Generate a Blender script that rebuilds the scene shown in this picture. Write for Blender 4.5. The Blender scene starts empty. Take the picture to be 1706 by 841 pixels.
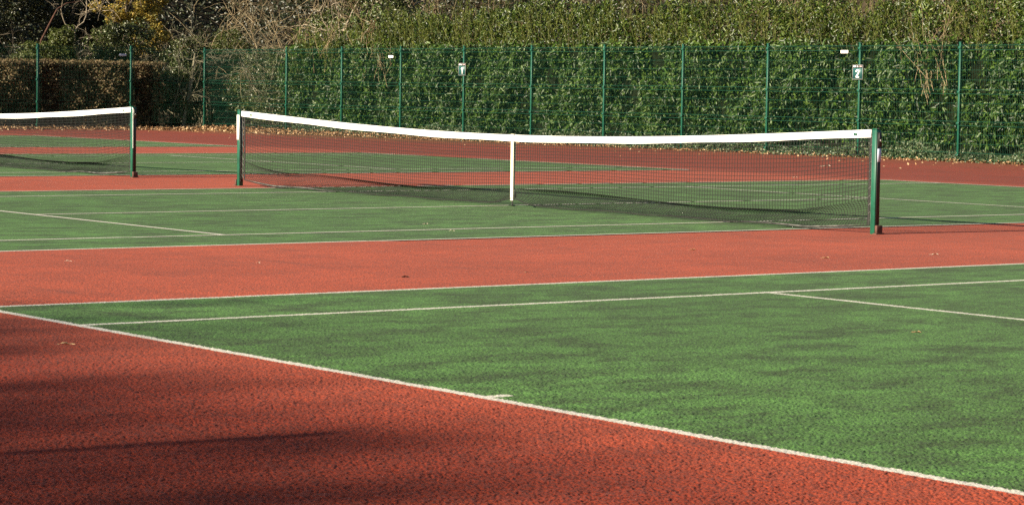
import bpy, math, random
import numpy as np
from mathutils import Vector, Matrix

random.seed(7)
RNG = np.random.default_rng(11)
scene = bpy.context.scene
COL = scene.collection

# ------------------------------------------------------------------ camera
cam_d = bpy.data.cameras.new("camera")
cam = bpy.data.objects.new("camera", cam_d)
COL.objects.link(cam)
cam_d.sensor_fit = 'HORIZONTAL'
cam_d.sensor_width = 36.0
cam_d.lens = 4294.743 / 1706 * 36.0
cam_d.clip_start = 0.1
cam_d.clip_end = 2000
_r = Vector((0.59612209, 0.80276388, 0.01444349))
_u = Vector((-0.05965195, 0.02634286, 0.99787158))
_f = Vector((-0.80067478, 0.59571487, -0.06358999))
cam.matrix_world = Matrix(((_r.x, _u.x, -_f.x, 25.4910), (_r.y, _u.y, -_f.y, -18.8617),
                           (_r.z, _u.z, -_f.z, 1.44878), (0, 0, 0, 1)))
cam_d.dof.use_dof = True
cam_d.dof.focus_distance = 30.0
cam_d.dof.aperture_fstop = 16.0
scene.camera = cam

# ------------------------------------------------------------------ world and sun
SUN_TO = Vector((-0.10, -1.0, 0.352)).normalized()
SUN_EL = math.asin(SUN_TO.z)
SUN_ROT = math.atan2(SUN_TO.x, SUN_TO.y)
world = bpy.data.worlds.new("World")
scene.world = world
world.use_nodes = True
wn = world.node_tree
bg = wn.nodes["Background"]
sky = wn.nodes.new("ShaderNodeTexSky")
sky.sky_type = 'NISHITA'
sky.sun_disc = False
sky.sun_elevation = SUN_EL
sky.sun_rotation = SUN_ROT % (2 * math.pi)
sky.air_density = 1.0
sky.dust_density = 1.0
wn.links.new(sky.outputs[0], bg.inputs[0])
bg.inputs[1].default_value = 0.05
sun_d = bpy.data.lights.new("sun", 'SUN')
sun_d.energy = 5.0
sun_d.angle = math.radians(0.5)
sun_d.color = (1.0, 0.88, 0.68)
sun = bpy.data.objects.new("sun", sun_d)
COL.objects.link(sun)
sun.rotation_euler = (-SUN_TO).to_track_quat('-Z', 'Y').to_euler()
sun.location = (0, -30, 30)

scene.view_settings.view_transform = 'Standard'
scene.view_settings.look = 'None'
scene.view_settings.gamma = 1.0
scene.view_settings.exposure = 1.3
scene.view_settings.use_curve_mapping = False
scene.cycles.use_denoising = False
scene.cycles.sample_clamp_indirect = 3.0
scene.cycles.sample_clamp_direct = 12.0
scene.cycles.max_bounces = 6
scene.cycles.transparent_max_bounces = 8

# ------------------------------------------------------------------ materials
def new_mat(name):
    m = bpy.data.materials.new(name)
    m.use_nodes = True
    return m, m.node_tree, m.node_tree.nodes["Principled BSDF"]

def N(nt, kind, **kw):
    n = nt.nodes.new(kind)
    for k, v in kw.items():
        setattr(n, k, v)
    return n

def ramp(nt, stops, fac=None):
    n = nt.nodes.new("ShaderNodeValToRGB")
    el = n.color_ramp.elements
    while len(el) < len(stops):
        el.new(0.5)
    for e, (p, c) in zip(el, stops):
        e.position = p
        e.color = (c, c, c, 1) if not hasattr(c, '__len__') else (*c, 1)
    if fac is not None:
        nt.links.new(fac, n.inputs[0])
    return n.outputs[0]

def noise(nt, scale, detail=2.0, rough=0.5, vec=None, dist=0.0):
    n = nt.nodes.new("ShaderNodeTexNoise")
    n.inputs["Scale"].default_value = scale
    n.inputs["Detail"].default_value = detail
    n.inputs["Roughness"].default_value = rough
    n.inputs["Distortion"].default_value = dist
    if vec is not None:
        nt.links.new(vec, n.inputs["Vector"])
    return n.outputs[0]

def mixc(nt, fac, a, b, mode='MIX'):
    n = nt.nodes.new("ShaderNodeMix")
    n.data_type = 'RGBA'
    n.blend_type = mode
    n.clamp_result = False
    for sock, v in ((n.inputs[0], fac), (n.inputs[6], a), (n.inputs[7], b)):
        if isinstance(v, (int, float)):
            sock.default_value = v
        elif isinstance(v, tuple):
            sock.default_value = (*v, 1)
        else:
            nt.links.new(v, sock)
    return n.outputs[2]

def math_n(nt, op, a, b=None):
    n = nt.nodes.new("ShaderNodeMath")
    n.operation = op
    for s, v in ((n.inputs[0], a), (n.inputs[1], b)):
        if v is None:
            continue
        if isinstance(v, (int, float)):
            s.default_value = v
        else:
            nt.links.new(v, s)
    return n.outputs[0]

def position(nt, scale=(1, 1, 1), rot=0.0):
    g = nt.nodes.new("ShaderNodeNewGeometry")
    mp = nt.nodes.new("ShaderNodeMapping")
    mp.inputs["Scale"].default_value = scale
    mp.inputs["Rotation"].default_value = (0, 0, rot)
    nt.links.new(g.outputs["Position"], mp.inputs["Vector"])
    return mp.outputs[0]

def macadam(name, light, mid, dark, stain, stain_amt, moss=None):
    """Painted porous macadam: coloured grit with dark pits, blotchy algae and wear."""
    m, nt, b = new_mat(name)
    P = position(nt)
    grit = noise(nt, 75, 3.0, 0.7, P)
    c = ramp(nt, [(0.34, dark), (0.46, mid), (0.60, light), (0.74, tuple(min(1, v * 1.35) for v in light))], grit)
    # broad wear
    wear = ramp(nt, [(0.3, 0.80), (0.7, 1.12)], noise(nt, 0.35, 4, 0.6, P))
    c = mixc(nt, 1.0, c, wear, 'MULTIPLY')
    # blotches of algae, slightly drawn out along the play direction
    P2 = position(nt, (1.25, 0.62, 1), math.radians(8))
    bl = noise(nt, 2.3, 7, 0.74, P2, 0.3)
    bl2 = noise(nt, 9.0, 4, 0.7, P)
    mask = math_n(nt, 'ADD', math_n(nt, 'MULTIPLY', bl, 0.8), math_n(nt, 'MULTIPLY', bl2, 0.2))
    mask = math_n(nt, 'MULTIPLY', ramp(nt, [(0.43, 0.0), (0.58, 1.0)], mask), stain_amt)
    gritm = ramp(nt, [(0.40, 1.0), (0.68, 0.35)], noise(nt, 60, 2, 0.6, P))
    mask = math_n(nt, 'MULTIPLY', mask, gritm)
    c = mixc(nt, mask, c, stain)
    # scuffs
    P3 = position(nt, (0.5, 5.0, 1), math.radians(-63))
    sc = ramp(nt, [(0.56, 0.0), (0.70, 0.45)], noise(nt, 1.1, 4, 0.6, P3))
    c = mixc(nt, sc, c, stain)
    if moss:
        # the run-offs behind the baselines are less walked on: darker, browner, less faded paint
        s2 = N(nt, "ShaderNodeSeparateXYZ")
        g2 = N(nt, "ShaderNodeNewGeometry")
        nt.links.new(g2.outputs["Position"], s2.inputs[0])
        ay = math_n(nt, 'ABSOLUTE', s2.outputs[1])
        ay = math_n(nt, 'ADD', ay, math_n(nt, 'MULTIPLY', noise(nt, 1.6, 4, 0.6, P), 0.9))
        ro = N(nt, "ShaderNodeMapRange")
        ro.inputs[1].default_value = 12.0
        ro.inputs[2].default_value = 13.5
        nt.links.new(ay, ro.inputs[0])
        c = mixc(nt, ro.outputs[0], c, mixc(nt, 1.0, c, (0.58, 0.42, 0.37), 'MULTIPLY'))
        sep = N(nt, "ShaderNodeSeparateXYZ")
        g = N(nt, "ShaderNodeNewGeometry")
        nt.links.new(g.outputs["Position"], sep.inputs[0])
        ed = N(nt, "ShaderNodeMapRange")
        ed.inputs[1].default_value = 18.4
        ed.inputs[2].default_value = 21.2
        nt.links.new(sep.outputs[1], ed.inputs[0])
        xr = N(nt, "ShaderNodeMapRange")
        xr.inputs[1].default_value = -22
        xr.inputs[2].default_value = -36
        xr.inputs[3].default_value = 0.25
        nt.links.new(sep.outputs[0], xr.inputs[0])
        mk = math_n(nt, 'MULTIPLY', ed.outputs[0], xr.outputs[0])
        mk = math_n(nt, 'MULTIPLY', mk, ramp(nt, [(0.3, 0.2), (0.6, 1.0)], noise(nt, 1.1, 4, 0.6, P)))
        c = mixc(nt, mk, c, moss)
    nt.links.new(c, b.inputs["Base Color"])
    b.inputs["Roughness"].default_value = 0.85
    b.inputs["Specular IOR Level"].default_value = 0.12
    b.inputs["Sheen Weight"].default_value = 0.04
    b.inputs["Sheen Roughness"].default_value = 0.45
    nt.links.new(mixc(nt, 0.5, c, (1, 1, 1)), b.inputs["Sheen Tint"])
    bp = N(nt, "ShaderNodeBump")
    bp.inputs["Strength"].default_value = 0.75
    bp.inputs["Distance"].default_value = 0.006
    nt.links.new(grit, bp.inputs["Height"])
    nt.links.new(bp.outputs[0], b.inputs["Normal"])
    return m

M = {}
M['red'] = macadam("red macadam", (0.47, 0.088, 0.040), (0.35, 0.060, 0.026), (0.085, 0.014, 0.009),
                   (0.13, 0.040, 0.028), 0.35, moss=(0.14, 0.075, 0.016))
M['green'] = macadam("green macadam", (0.104, 0.225, 0.056), (0.065, 0.158, 0.036), (0.016, 0.036, 0.012),
                     (0.032, 0.050, 0.020), 1.0)

def line_mat():
    m, nt, b = new_mat("court line paint")
    P = position(nt)
    g = noise(nt, 70, 3, 0.7, P)
    c = ramp(nt, [(0.26, (0.28, 0.25, 0.19)), (0.40, (0.50, 0.465, 0.385)), (0.56, (0.69, 0.65, 0.56))], g)
    w = ramp(nt, [(0.48, 0.0), (0.75, 0.35)], noise(nt, 2.2, 5, 0.7, P))
    c = mixc(nt, w, c, (0.34, 0.32, 0.24))
    nt.links.new(c, b.inputs["Base Color"])
    b.inputs["Roughness"].default_value = 0.8
    bp = N(nt, "ShaderNodeBump")
    bp.inputs["Strength"].default_value = 0.6
    bp.inputs["Distance"].default_value = 0.005
    nt.links.new(g, bp.inputs["Height"])
    nt.links.new(bp.outputs[0], b.inputs["Normal"])
    return m
M['line'] = line_mat()

def plain(name, col, rough=0.5, spec=0.5, metal=0.0, var=0.12, vscale=14, bump=0.0):
    m, nt, b = new_mat(name)
    P = position(nt)
    n = noise(nt, vscale, 4, 0.6, P)
    lo = tuple(v * (1 - var) for v in col)
    hi = tuple(min(1, v * (1 + var)) for v in col)
    nt.links.new(ramp(nt, [(0.35, lo), (0.65, hi)], n), b.inputs["Base Color"])
    b.inputs["Roughness"].default_value = rough
    b.inputs["Specular IOR Level"].default_value = spec
    b.inputs["Metallic"].default_value = metal
    if bump:
        bp = N(nt, "ShaderNodeBump")
        bp.inputs["Strength"].default_value = bump
        bp.inputs["Distance"].default_value = 0.004
        nt.links.new(noise(nt, vscale * 6, 3, 0.6, P), bp.inputs["Height"])
        nt.links.new(bp.outputs[0], b.inputs["Normal"])
    return m

M['post'] = plain("green post paint", (0.005, 0.078, 0.046), 0.42, 0.5, var=0.18, vscale=9)
M['post_dark'] = plain("black fittings and shade strip", (0.012, 0.011, 0.011), 0.45)
M['rust'] = plain("rusty ground socket", (0.075, 0.028, 0.018), 0.8, var=0.35, vscale=40)
M['tape'] = plain("white vinyl headband", (0.80, 0.79, 0.75), 0.5, var=0.04, vscale=5)
M['strap'] = plain("cream webbing", (0.80, 0.74, 0.58), 0.7, var=0.08)
M['net'] = plain("black net twine", (0.018, 0.018, 0.017), 0.7, 0.3)
M['cord'] = plain("grey lacing and lit fold", (0.085, 0.085, 0.078), 0.85, var=0.6, vscale=12)
M['sticker'] = plain("blue grey sticker and shaded plate", (0.50, 0.56, 0.70), 0.4, var=0.05)
M['white'] = plain("white plastic panel", (0.80, 0.79, 0.75), 0.45, var=0.05)
M['steel'] = plain("galvanised steel and glint", (0.62, 0.60, 0.56), 0.35, metal=0.6)
M['fence'] = plain("green fence coating", (0.005, 0.066, 0.042), 0.42, 0.4, var=0.15)
M['wire'] = plain("dark green fence wire", (0.006, 0.054, 0.031), 0.5, 0.25, var=0.1)
M['sign'] = plain("teal sign face", (0.016, 0.080, 0.078), 0.45, var=0.10, vscale=6)
M['sign_edge'] = plain("grey sign frame", (0.26, 0.26, 0.25), 0.5)
M['sign_head'] = plain("dark sign header", (0.050, 0.040, 0.042), 0.5)
M['pink'] = plain("faded pink lettering strip", (0.62, 0.42, 0.42), 0.5)
M['earth'] = plain("dark leafy earth", (0.036, 0.028, 0.017), 0.95, 0.1, var=0.5, vscale=2.5, bump=0.8)
M['core'] = plain("painted inner shade", (0.007, 0.009, 0.004), 0.95, 0.05, var=0.4, vscale=5, bump=0.8)  # near-black colour stands in for the shade inside the hedge
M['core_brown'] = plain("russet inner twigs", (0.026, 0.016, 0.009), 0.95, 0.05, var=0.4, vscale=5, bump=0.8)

def leaf_mat(name, cols, rough=0.42, spec=0.5, transl=0.22):
    m, nt, b = new_mat(name)
    g = N(nt, "ShaderNodeNewGeometry")
    st = [(i / max(1, len(cols) - 1), c) for i, c in enumerate(cols)]
    c = ramp(nt, st, g.outputs["Random Per Island"])
    P = position(nt)
    v = ramp(nt, [(0.3, 0.65), (0.7, 1.25)], noise(nt, 1.3, 3, 0.6, P))
    c = mixc(nt, 1.0, c, v, 'MULTIPLY')
    nt.links.new(c, b.inputs["Base Color"])
    b.inputs["Roughness"].default_value = rough
    b.inputs["Specular IOR Level"].default_value = spec
    t = N(nt, "ShaderNodeBsdfTranslucent")
    nt.links.new(c, t.inputs[0])
    mx = N(nt, "ShaderNodeMixShader")
    mx.inputs[0].default_value = transl
    nt.links.new(b.outputs[0], mx.inputs[1])
    nt.links.new(t.outputs[0], mx.inputs[2])
    nt.links.new(mx.outputs[0], nt.nodes["Material Output"].inputs[0])
    return m

M['laurel'] = leaf_mat("laurel leaf", [(0.009, 0.026, 0.004), (0.019, 0.050, 0.006), (0.040, 0.088, 0.009), (0.080, 0.135, 0.018)], 0.44, 0.38)
M['laurel_young'] = leaf_mat("young laurel leaf", [(0.040, 0.066, 0.009), (0.070, 0.100, 0.014), (0.11, 0.140, 0.020), (0.18, 0.20, 0.045)], 0.42, 0.4)
M['laurel_top'] = leaf_mat("unclipped laurel leaf", [(0.014, 0.030, 0.005), (0.032, 0.064, 0.008), (0.062, 0.102, 0.012), (0.11, 0.145, 0.022)], 0.40, 0.45)
M['ivy'] = leaf_mat("ivy leaf", [(0.030, 0.046, 0.012), (0.054, 0.074, 0.019), (0.088, 0.102, 0.028), (0.095, 0.105, 0.045)], 0.38, 0.5)
M['ivy_ground'] = leaf_mat("ground ivy leaf", [(0.030, 0.065, 0.022), (0.050, 0.090, 0.032), (0.085, 0.120, 0.050), (0.15, 0.16, 0.09)], 0.45, 0.5)
M['beech'] = leaf_mat("russet beech leaf", [(0.11, 0.074, 0.038), (0.18, 0.122, 0.062), (0.12, 0.112, 0.044), (0.26, 0.18, 0.095)], 0.55, 0.3, 0.4)
M['gold'] = leaf_mat("golden autumn leaf", [(0.38, 0.28, 0.045), (0.20, 0.19, 0.045), (0.50, 0.32, 0.05), (0.14, 0.15, 0.04)], 0.5, 0.3, 0.35)
M['lime'] = leaf_mat("yellow green leaf", [(0.045, 0.065, 0.014), (0.075, 0.100, 0.020), (0.11, 0.12, 0.030)], 0.45, 0.4, 0.3)
M['dark'] = leaf_mat("dark evergreen leaf", [(0.010, 0.016, 0.007), (0.018, 0.026, 0.009), (0.030, 0.036, 0.012), (0.055, 0.045, 0.015)], 0.4, 0.5)
M['dead'] = leaf_mat("withered brown leaf", [(0.060, 0.036, 0.016), (0.10, 0.062, 0.028), (0.16, 0.105, 0.055)], 0.7, 0.2)
M['litter'] = leaf_mat("dry leaf litter", [(0.13, 0.062, 0.028), (0.26, 0.14, 0.065), (0.42, 0.27, 0.14), (0.55, 0.40, 0.25)], 0.7, 0.2, 0.1)
M['bark'] = plain("pale bark", (0.24, 0.20, 0.145), 0.85, 0.2, var=0.4, vscale=9, bump=0.5)
M['twig'] = plain("straw brown twigs", (0.25, 0.195, 0.115), 0.85, 0.2, var=0.45, vscale=3)
M['twig_grey'] = plain("grey olive twigs", (0.17, 0.155, 0.105), 0.85, 0.2, var=0.45, vscale=3)
M['bark_red'] = plain("reddish bark", (0.070, 0.034, 0.024), 0.85, 0.2, var=0.4, vscale=9)
M['bark_dark'] = plain("dark ivy bark", (0.055, 0.046, 0.034), 0.9, 0.1, var=0.4, vscale=9, bump=0.5)
M['stem_green'] = plain("olive shoot stem", (0.10, 0.11, 0.032), 0.7, 0.3, var=0.3)
M['fallen'] = leaf_mat("curled fallen leaf", [(0.36, 0.22, 0.10), (0.48, 0.34, 0.19)], 0.7, 0.2, 0.1)
M['fallen_pale'] = leaf_mat("bleached fallen leaf", [(0.62, 0.52, 0.38), (0.72, 0.64, 0.50)], 0.7, 0.2, 0.1)
M['fallen_dark'] = leaf_mat("dark rotten leaf", [(0.060, 0.028, 0.018), (0.10, 0.05, 0.03)], 0.7, 0.2, 0.1)

# ------------------------------------------------------------------ mesh helpers
def mesh_np(name, verts, faces):
    """faces: list of int arrays (n,3) or (n,4)"""
    me = bpy.data.meshes.new(name)
    verts = np.asarray(verts, dtype=np.float32)
    me.vertices.add(len(verts))
    me.vertices.foreach_set("co", verts.ravel())
    loops = np.concatenate([np.asarray(f).ravel() for f in faces]).astype(np.int32)
    tot = np.concatenate([np.full(len(f), np.asarray(f).shape[1]) for f in faces]).astype(np.int32)
    start = np.concatenate([[0], np.cumsum(tot)[:-1]]).astype(np.int32)
    me.loops.add(len(loops))
    me.loops.foreach_set("vertex_index", loops)
    me.polygons.add(len(tot))
    me.polygons.foreach_set("loop_start", start)
    me.polygons.foreach_set("loop_total", tot)
    me.update(calc_edges=True)
    return me

def link(name, me, mat, parent=None, smooth=False, loc=None):
    if mat is not None:
        me.materials.clear()
        me.materials.append(mat)
    if smooth:
        me.polygons.foreach_set("use_smooth", np.ones(len(me.polygons), dtype=bool))
    o = bpy.data.objects.new(name, me)
    COL.objects.link(o)
    if parent is not None:
        o.parent = parent
        # geometry is written in world space: undo the parent's offset
        p, w = parent, Vector((0, 0, 0))
        while p is not None:
            w += p.location
            p = p.parent
        o.location = -w
    if loc is not None:
        o.location = loc
    return o

def tag(o, label=None, cat=None, group=None, kind=None):
    for k, v in (("label", label), ("category", cat), ("group", group), ("kind", kind)):
        if v:
            o[k] = v
    return o

def thing(name, label, cat, loc=(0, 0, 0), group=None):
    o = bpy.data.objects.new(name, None)
    o.empty_display_size = 0.2
    COL.objects.link(o)
    o.location = loc
    return tag(o, label, cat, group)

def copy_tree(o, parent=None):
    c = o.copy()
    COL.objects.link(c)
    if parent is not None:
        c.parent = parent
    for ch in list(o.children):
        copy_tree(ch, c)
    return c

class MB:
    """collects boxes and tubes into one mesh"""
    def __init__(self):
        self.v, self.f3, self.f4, self.n = [], [], [], 0
    def add(self, v, f):
        v = np.asarray(v, dtype=float)
        f = np.asarray(f, dtype=int) + self.n
        (self.f3 if f.shape[1] == 3 else self.f4).append(f)
        self.v.append(v)
        self.n += len(v)
    def box(self, x0, x1, y0, y1, z0, z1, bev=0.0):
        if bev <= 0:
            v = [(x, y, z) for z in (z0, z1) for y in (y0, y1) for x in (x0, x1)]
            f = [(0, 2, 3, 1), (4, 5, 7, 6), (0, 1, 5, 4), (2, 6, 7, 3), (0, 4, 6, 2), (1, 3, 7, 5)]
            self.add(v, f)
            return
        # rounded in plan and chamfered at both ends
        b = bev
        ring = []
        for cx, cy, a0 in ((x1 - b, y1 - b, 0), (x0 + b, y1 - b, 90), (x0 + b, y0 + b, 180), (x1 - b, y0 + b, 270)):
            for k in range(4):
                a = math.radians(a0 + 30 * k)
                ring.append((cx + b * math.cos(a), cy + b * math.sin(a)))
        ring = np.array(ring)
        c = ring.mean(0)
        n = len(ring)
        rows = []
        for z, s in ((z0, b * 0.5), (z0 + b * 0.5, 0), (z1 - b * 0.5, 0), (z1, b * 0.5)):
            d = ring - c
            sc = 1 - s / np.maximum(np.abs(d).max(0), 1e-6)
            rr = c + d * sc
            rows.append(np.column_stack([rr, np.full(n, z)]))
        v = np.concatenate(rows + [[(c[0], c[1], z0)], [(c[0], c[1], z1)]])
        f = [(k * n + i, k * n + (i + 1) % n, (k + 1) * n + (i + 1) % n, (k + 1) * n + i) for k in range(3) for i in range(n)]
        base = self.n
        self.add(v, f)
        t = [(4 * n, (i + 1) % n, i) for i in range(n)] + [(4 * n + 1, 3 * n + i, 3 * n + (i + 1) % n) for i in range(n)]
        self.f3.append(np.array(t) + base)
    def tube(self, P, r, k=6):
        v, f = tube_arrays(np.asarray([P], dtype=float), np.broadcast_to(np.asarray(r, dtype=float), (1, len(P))), k)
        self.add(v, f)
    def tubes(self, P, R, k=4):
        v, f = tube_arrays(np.asarray(P, float), np.asarray(R, float), k)
        self.add(v, f)
    def quad(self, a, b, c, d):
        self.add([a, b, c, d], [(0, 1, 2, 3)])
    def mesh(self, name):
        fs = []
        if self.f3:
            fs.append(np.concatenate(self.f3))
        if self.f4:
            fs.append(np.concatenate(self.f4))
        return mesh_np(name, np.concatenate(self.v), fs)
    def build(self, name, mat, parent=None, smooth=False):
        return link(name, self.mesh(name), mat, parent, smooth)

def unit(a):
    return a / np.maximum(np.linalg.norm(a, axis=-1, keepdims=True), 1e-9)

def tube_arrays(P, R, k):
    """P (B,n,3), R (B,n) -> verts, quads"""
    B, n, _ = P.shape
    R = np.broadcast_to(R, (B, n))
    T = np.empty_like(P)
    T[:, 1:-1] = P[:, 2:] - P[:, :-2]
    T[:, 0] = P[:, 1] - P[:, 0]
    T[:, -1] = P[:, -1] - P[:, -2]
    T = unit(T)
    mean = unit(P[:, -1] - P[:, 0] + 1e-6)
    ref = np.where(np.abs(mean[:, 2:3]) > 0.8, np.array([[1.0, 0, 0]]), np.array([[0, 0, 1.0]]))[:, None, :]
    A = unit(np.cross(T, np.broadcast_to(ref, T.shape)))
    Bn = np.cross(T, A)
    ang = np.arange(k) * 2 * np.pi / k
    V = P[:, :, None, :] + R[:, :, None, None] * (A[:, :, None, :] * np.cos(ang)[None, None, :, None] + Bn[:, :, None, :] * np.sin(ang)[None, None, :, None])
    idx = np.arange(B * n * k).reshape(B, n, k)
    a = idx[:, :-1, :]
    b = np.roll(a, -1, axis=2)
    d = idx[:, 1:, :]
    c = np.roll(d, -1, axis=2)
    F = np.stack([a, b, c, d], -1).reshape(-1, 4)
    return V.reshape(-1, 3), F

def leaf_arrays(C, A, Nn, L, W, fold=0.18, shape='laurel'):
    """C centre of leaf base, A leaf axis, Nn leaf normal; one folded leaf per row"""
    A = unit(A)
    S = unit(np.cross(A, Nn))
    Nn = unit(np.cross(S, A))
    L = L[:, None]
    W = W[:, None]
    base = C
    mid = C + A * L * 0.45 - Nn * W * fold
    tip = C + A * L - Nn * L * 0.12
    l1 = C + A * L * 0.40 + S * W * 0.5 + Nn * W * fold
    r1 = C + A * L * 0.40 - S * W * 0.5 + Nn * W * fold
    V = np.stack([base, l1, tip, r1, mid], 1).reshape(-1, 3)
    i = np.arange(len(C))[:, None] * 5
    F = np.concatenate([i + np.array([[0, 4, 1]]), i + np.array([[1, 4, 2]]), i + np.array([[0, 3, 4]]), i + np.array([[3, 2, 4]])])
    return V, F

def rand_unit(n, rng):
    return unit(rng.normal(size=(n, 3)))

def leaves(name, C, Nout, L, W, mat, parent, rng, spread=0.7, droop=0.3, axis=None):
    n = len(C)
    Nn = unit(Nout + spread * rng.normal(size=(n, 3)))
    A = rand_unit(n, rng) if axis is None else axis
    A = A - (A * Nn).sum(1, keepdims=True) * Nn
    A = unit(unit(A) + np.array([0, 0, -droop]))
    l = L * rng.uniform(0.65, 1.3, n)
    w = W * rng.uniform(0.7, 1.2, n)
    V, F = leaf_arrays(C, A, Nn, l, w)
    return link(name, mesh_np(name, V, [F]), mat, parent)

def clump_points(n, centre, radii, n_clumps, clump_r, rng, shell=0.55, flat=0.8):
    """leaf positions over the shells of many clumps inside an ellipsoid: light and dark, with gaps"""
    d = rand_unit(n_clumps, rng)
    rad = rng.uniform(shell, 1.0, (n_clumps, 1)) ** 0.6
    cc = np.asarray(centre) + d * rad * np.asarray(radii)
    cr = clump_r * rng.uniform(0.55, 1.35, n_clumps)
    k = rng.integers(0, n_clumps, n)
    dd = rand_unit(n, rng)
    rr = cr[k] * rng.uniform(0.25, 1.0, n) ** 0.4
    P = cc[k] + dd * rr[:, None] * np.array([1, 1, flat])
    out = unit(dd + 0.5 * unit(P - np.asarray(centre)))
    P[:, 2] = np.maximum(P[:, 2], 0.03)
    return P, out

def wander(n, start, direction, length, rng, steps=8, bend=0.25, grav=0.0):
    """n wandering branches: start (n,3), direction (n,3), length (n,)"""
    P = np.empty((n, steps, 3))
    P[:, 0] = start
    d = unit(direction)
    for i in range(1, steps):
        d = unit(d + bend * rng.normal(size=(n, 3)) + np.array([0, 0, -grav]))
        P[:, i] = P[:, i - 1] + d * (length / (steps - 1))[:, None]
    P[:, :, 2] = np.maximum(P[:, :, 2], 0.02)
    return P

def twig_mesh(mb, stems, r0, rng, kids=5, kid_len=0.45, bend=0.3, levels=1, rmin=0.003, grav=0.0):
    """thin tapered tubes with side twigs"""
    B, n, _ = stems.shape
    t = np.linspace(1, 0.25, n)[None]
    mb.tubes(stems, np.maximum(r0 * t, rmin) * np.ones((B, 1)), 5 if r0 > 0.02 else 4)
    if levels <= 0:
        return stems
    k = B * kids
    bi = rng.integers(0, B, k)
    ti = rng.integers(n // 3, n, k)
    st = stems[bi, ti]
    di = unit(stems[bi, ti] - stems[bi, ti - 1])
    dd = unit(di + 0.9 * rng.normal(size=(k, 3)))
    ln = kid_len * rng.uniform(0.4, 1.3, k)
    ch = wander(k, st, dd, ln, rng, 6, bend, grav)
    return twig_mesh(mb, ch, max(r0 * 0.5, rmin), rng, kids, kid_len * 0.6, bend, levels - 1, rmin, grav)

# ------------------------------------------------------------------ ground, courts and lines
def sheet(name, x0, x1, y0, y1, z, mat, kind='structure'):
    mb = MB()
    mb.quad((x0, y0, z), (x1, y0, z), (x1, y1, z), (x0, y1, z))
    o = mb.build(name, mat)
    return tag(o, kind=kind)

sheet("ground", -420, 420, -420, 420, -0.02, M['earth'])
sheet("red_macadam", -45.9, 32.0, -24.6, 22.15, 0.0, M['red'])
PITCH = 15.853
COURTS = [PITCH, 0.0, -PITCH, -2 * PITCH]
DBL, SGL, BAS, SRV = 5.485, 4.115, 11.885, 6.40
LW = 0.068
court0 = lines0 = None
for cx in COURTS:
    if court0 is None:
        court0 = sheet("court_surface", -DBL, DBL, -BAS, BAS, 0.004, M['green'])
        mb = MB()
        z = 0.008
        def ln(x0, x1, y0, y1):
            mb.quad((x0, y0, z), (x1, y0, z), (x1, y1, z), (x0, y1, z))
        for s in (-1, 1):
            a, b = sorted((s * DBL, s * (DBL - LW)))
            ln(a, b, -BAS, BAS)
            a, b = sorted((s * SGL, s * (SGL - LW)))
            ln(a, b, -BAS + LW * 1.04, BAS - LW * 1.04)
            a, b = sorted((s * BAS, s * (BAS - LW * 1.04)))
            ln(-DBL + LW, DBL - LW, a, b)
            a, b = sorted((s * SRV, s * (SRV - LW)))
            ln(-SGL + LW, SGL - LW, a, b)
            a, b = sorted((s * (BAS - LW * 1.04), s * (BAS - LW * 1.04 - 0.10)))
            ln(-0.03, 0.03, a, b)
        ln(-LW / 2, LW / 2, -SRV + LW, SRV - LW)
        lines0 = tag(mb.build("court_lines", M['line']), kind='structure')
        o1, o2 = court0, lines0
    else:
        o1, o2 = court0.copy(), lines0.copy()
        COL.objects.link(o1)
        COL.objects.link(o2)
    o1.location.x = cx
    o2.location.x = cx

# the open grain of the macadam in the foreground: real relief, pits between the painted stones
def hash01(i, j, seed):
    h = (i * 374761393 + j * 668265263 + seed * 974634541) & 0xFFFFFFFF
    h = ((h ^ (h >> 13)) * 1274126177) & 0xFFFFFFFF
    return ((h ^ (h >> 16)) & 0xFFFF).astype(np.float32) / 65535.0

def vnoise(x, y, wl, seed):
    c, sn = math.cos(seed), math.sin(seed)
    u, v = (c * x - sn * y) / wl, (sn * x + c * y) / wl
    i, j = np.floor(u).astype(np.int64), np.floor(v).astype(np.int64)
    a, b = (u - i).astype(np.float32), (v - j).astype(np.float32)
    a, b = a * a * (3 - 2 * a), b * b * (3 - 2 * b)
    return (hash01(i, j, seed) * (1 - a) + hash01(i + 1, j, seed) * a) * (1 - b) + (hash01(i, j + 1, seed) * (1 - a) + hash01(i + 1, j + 1, seed) * a) * b

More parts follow.
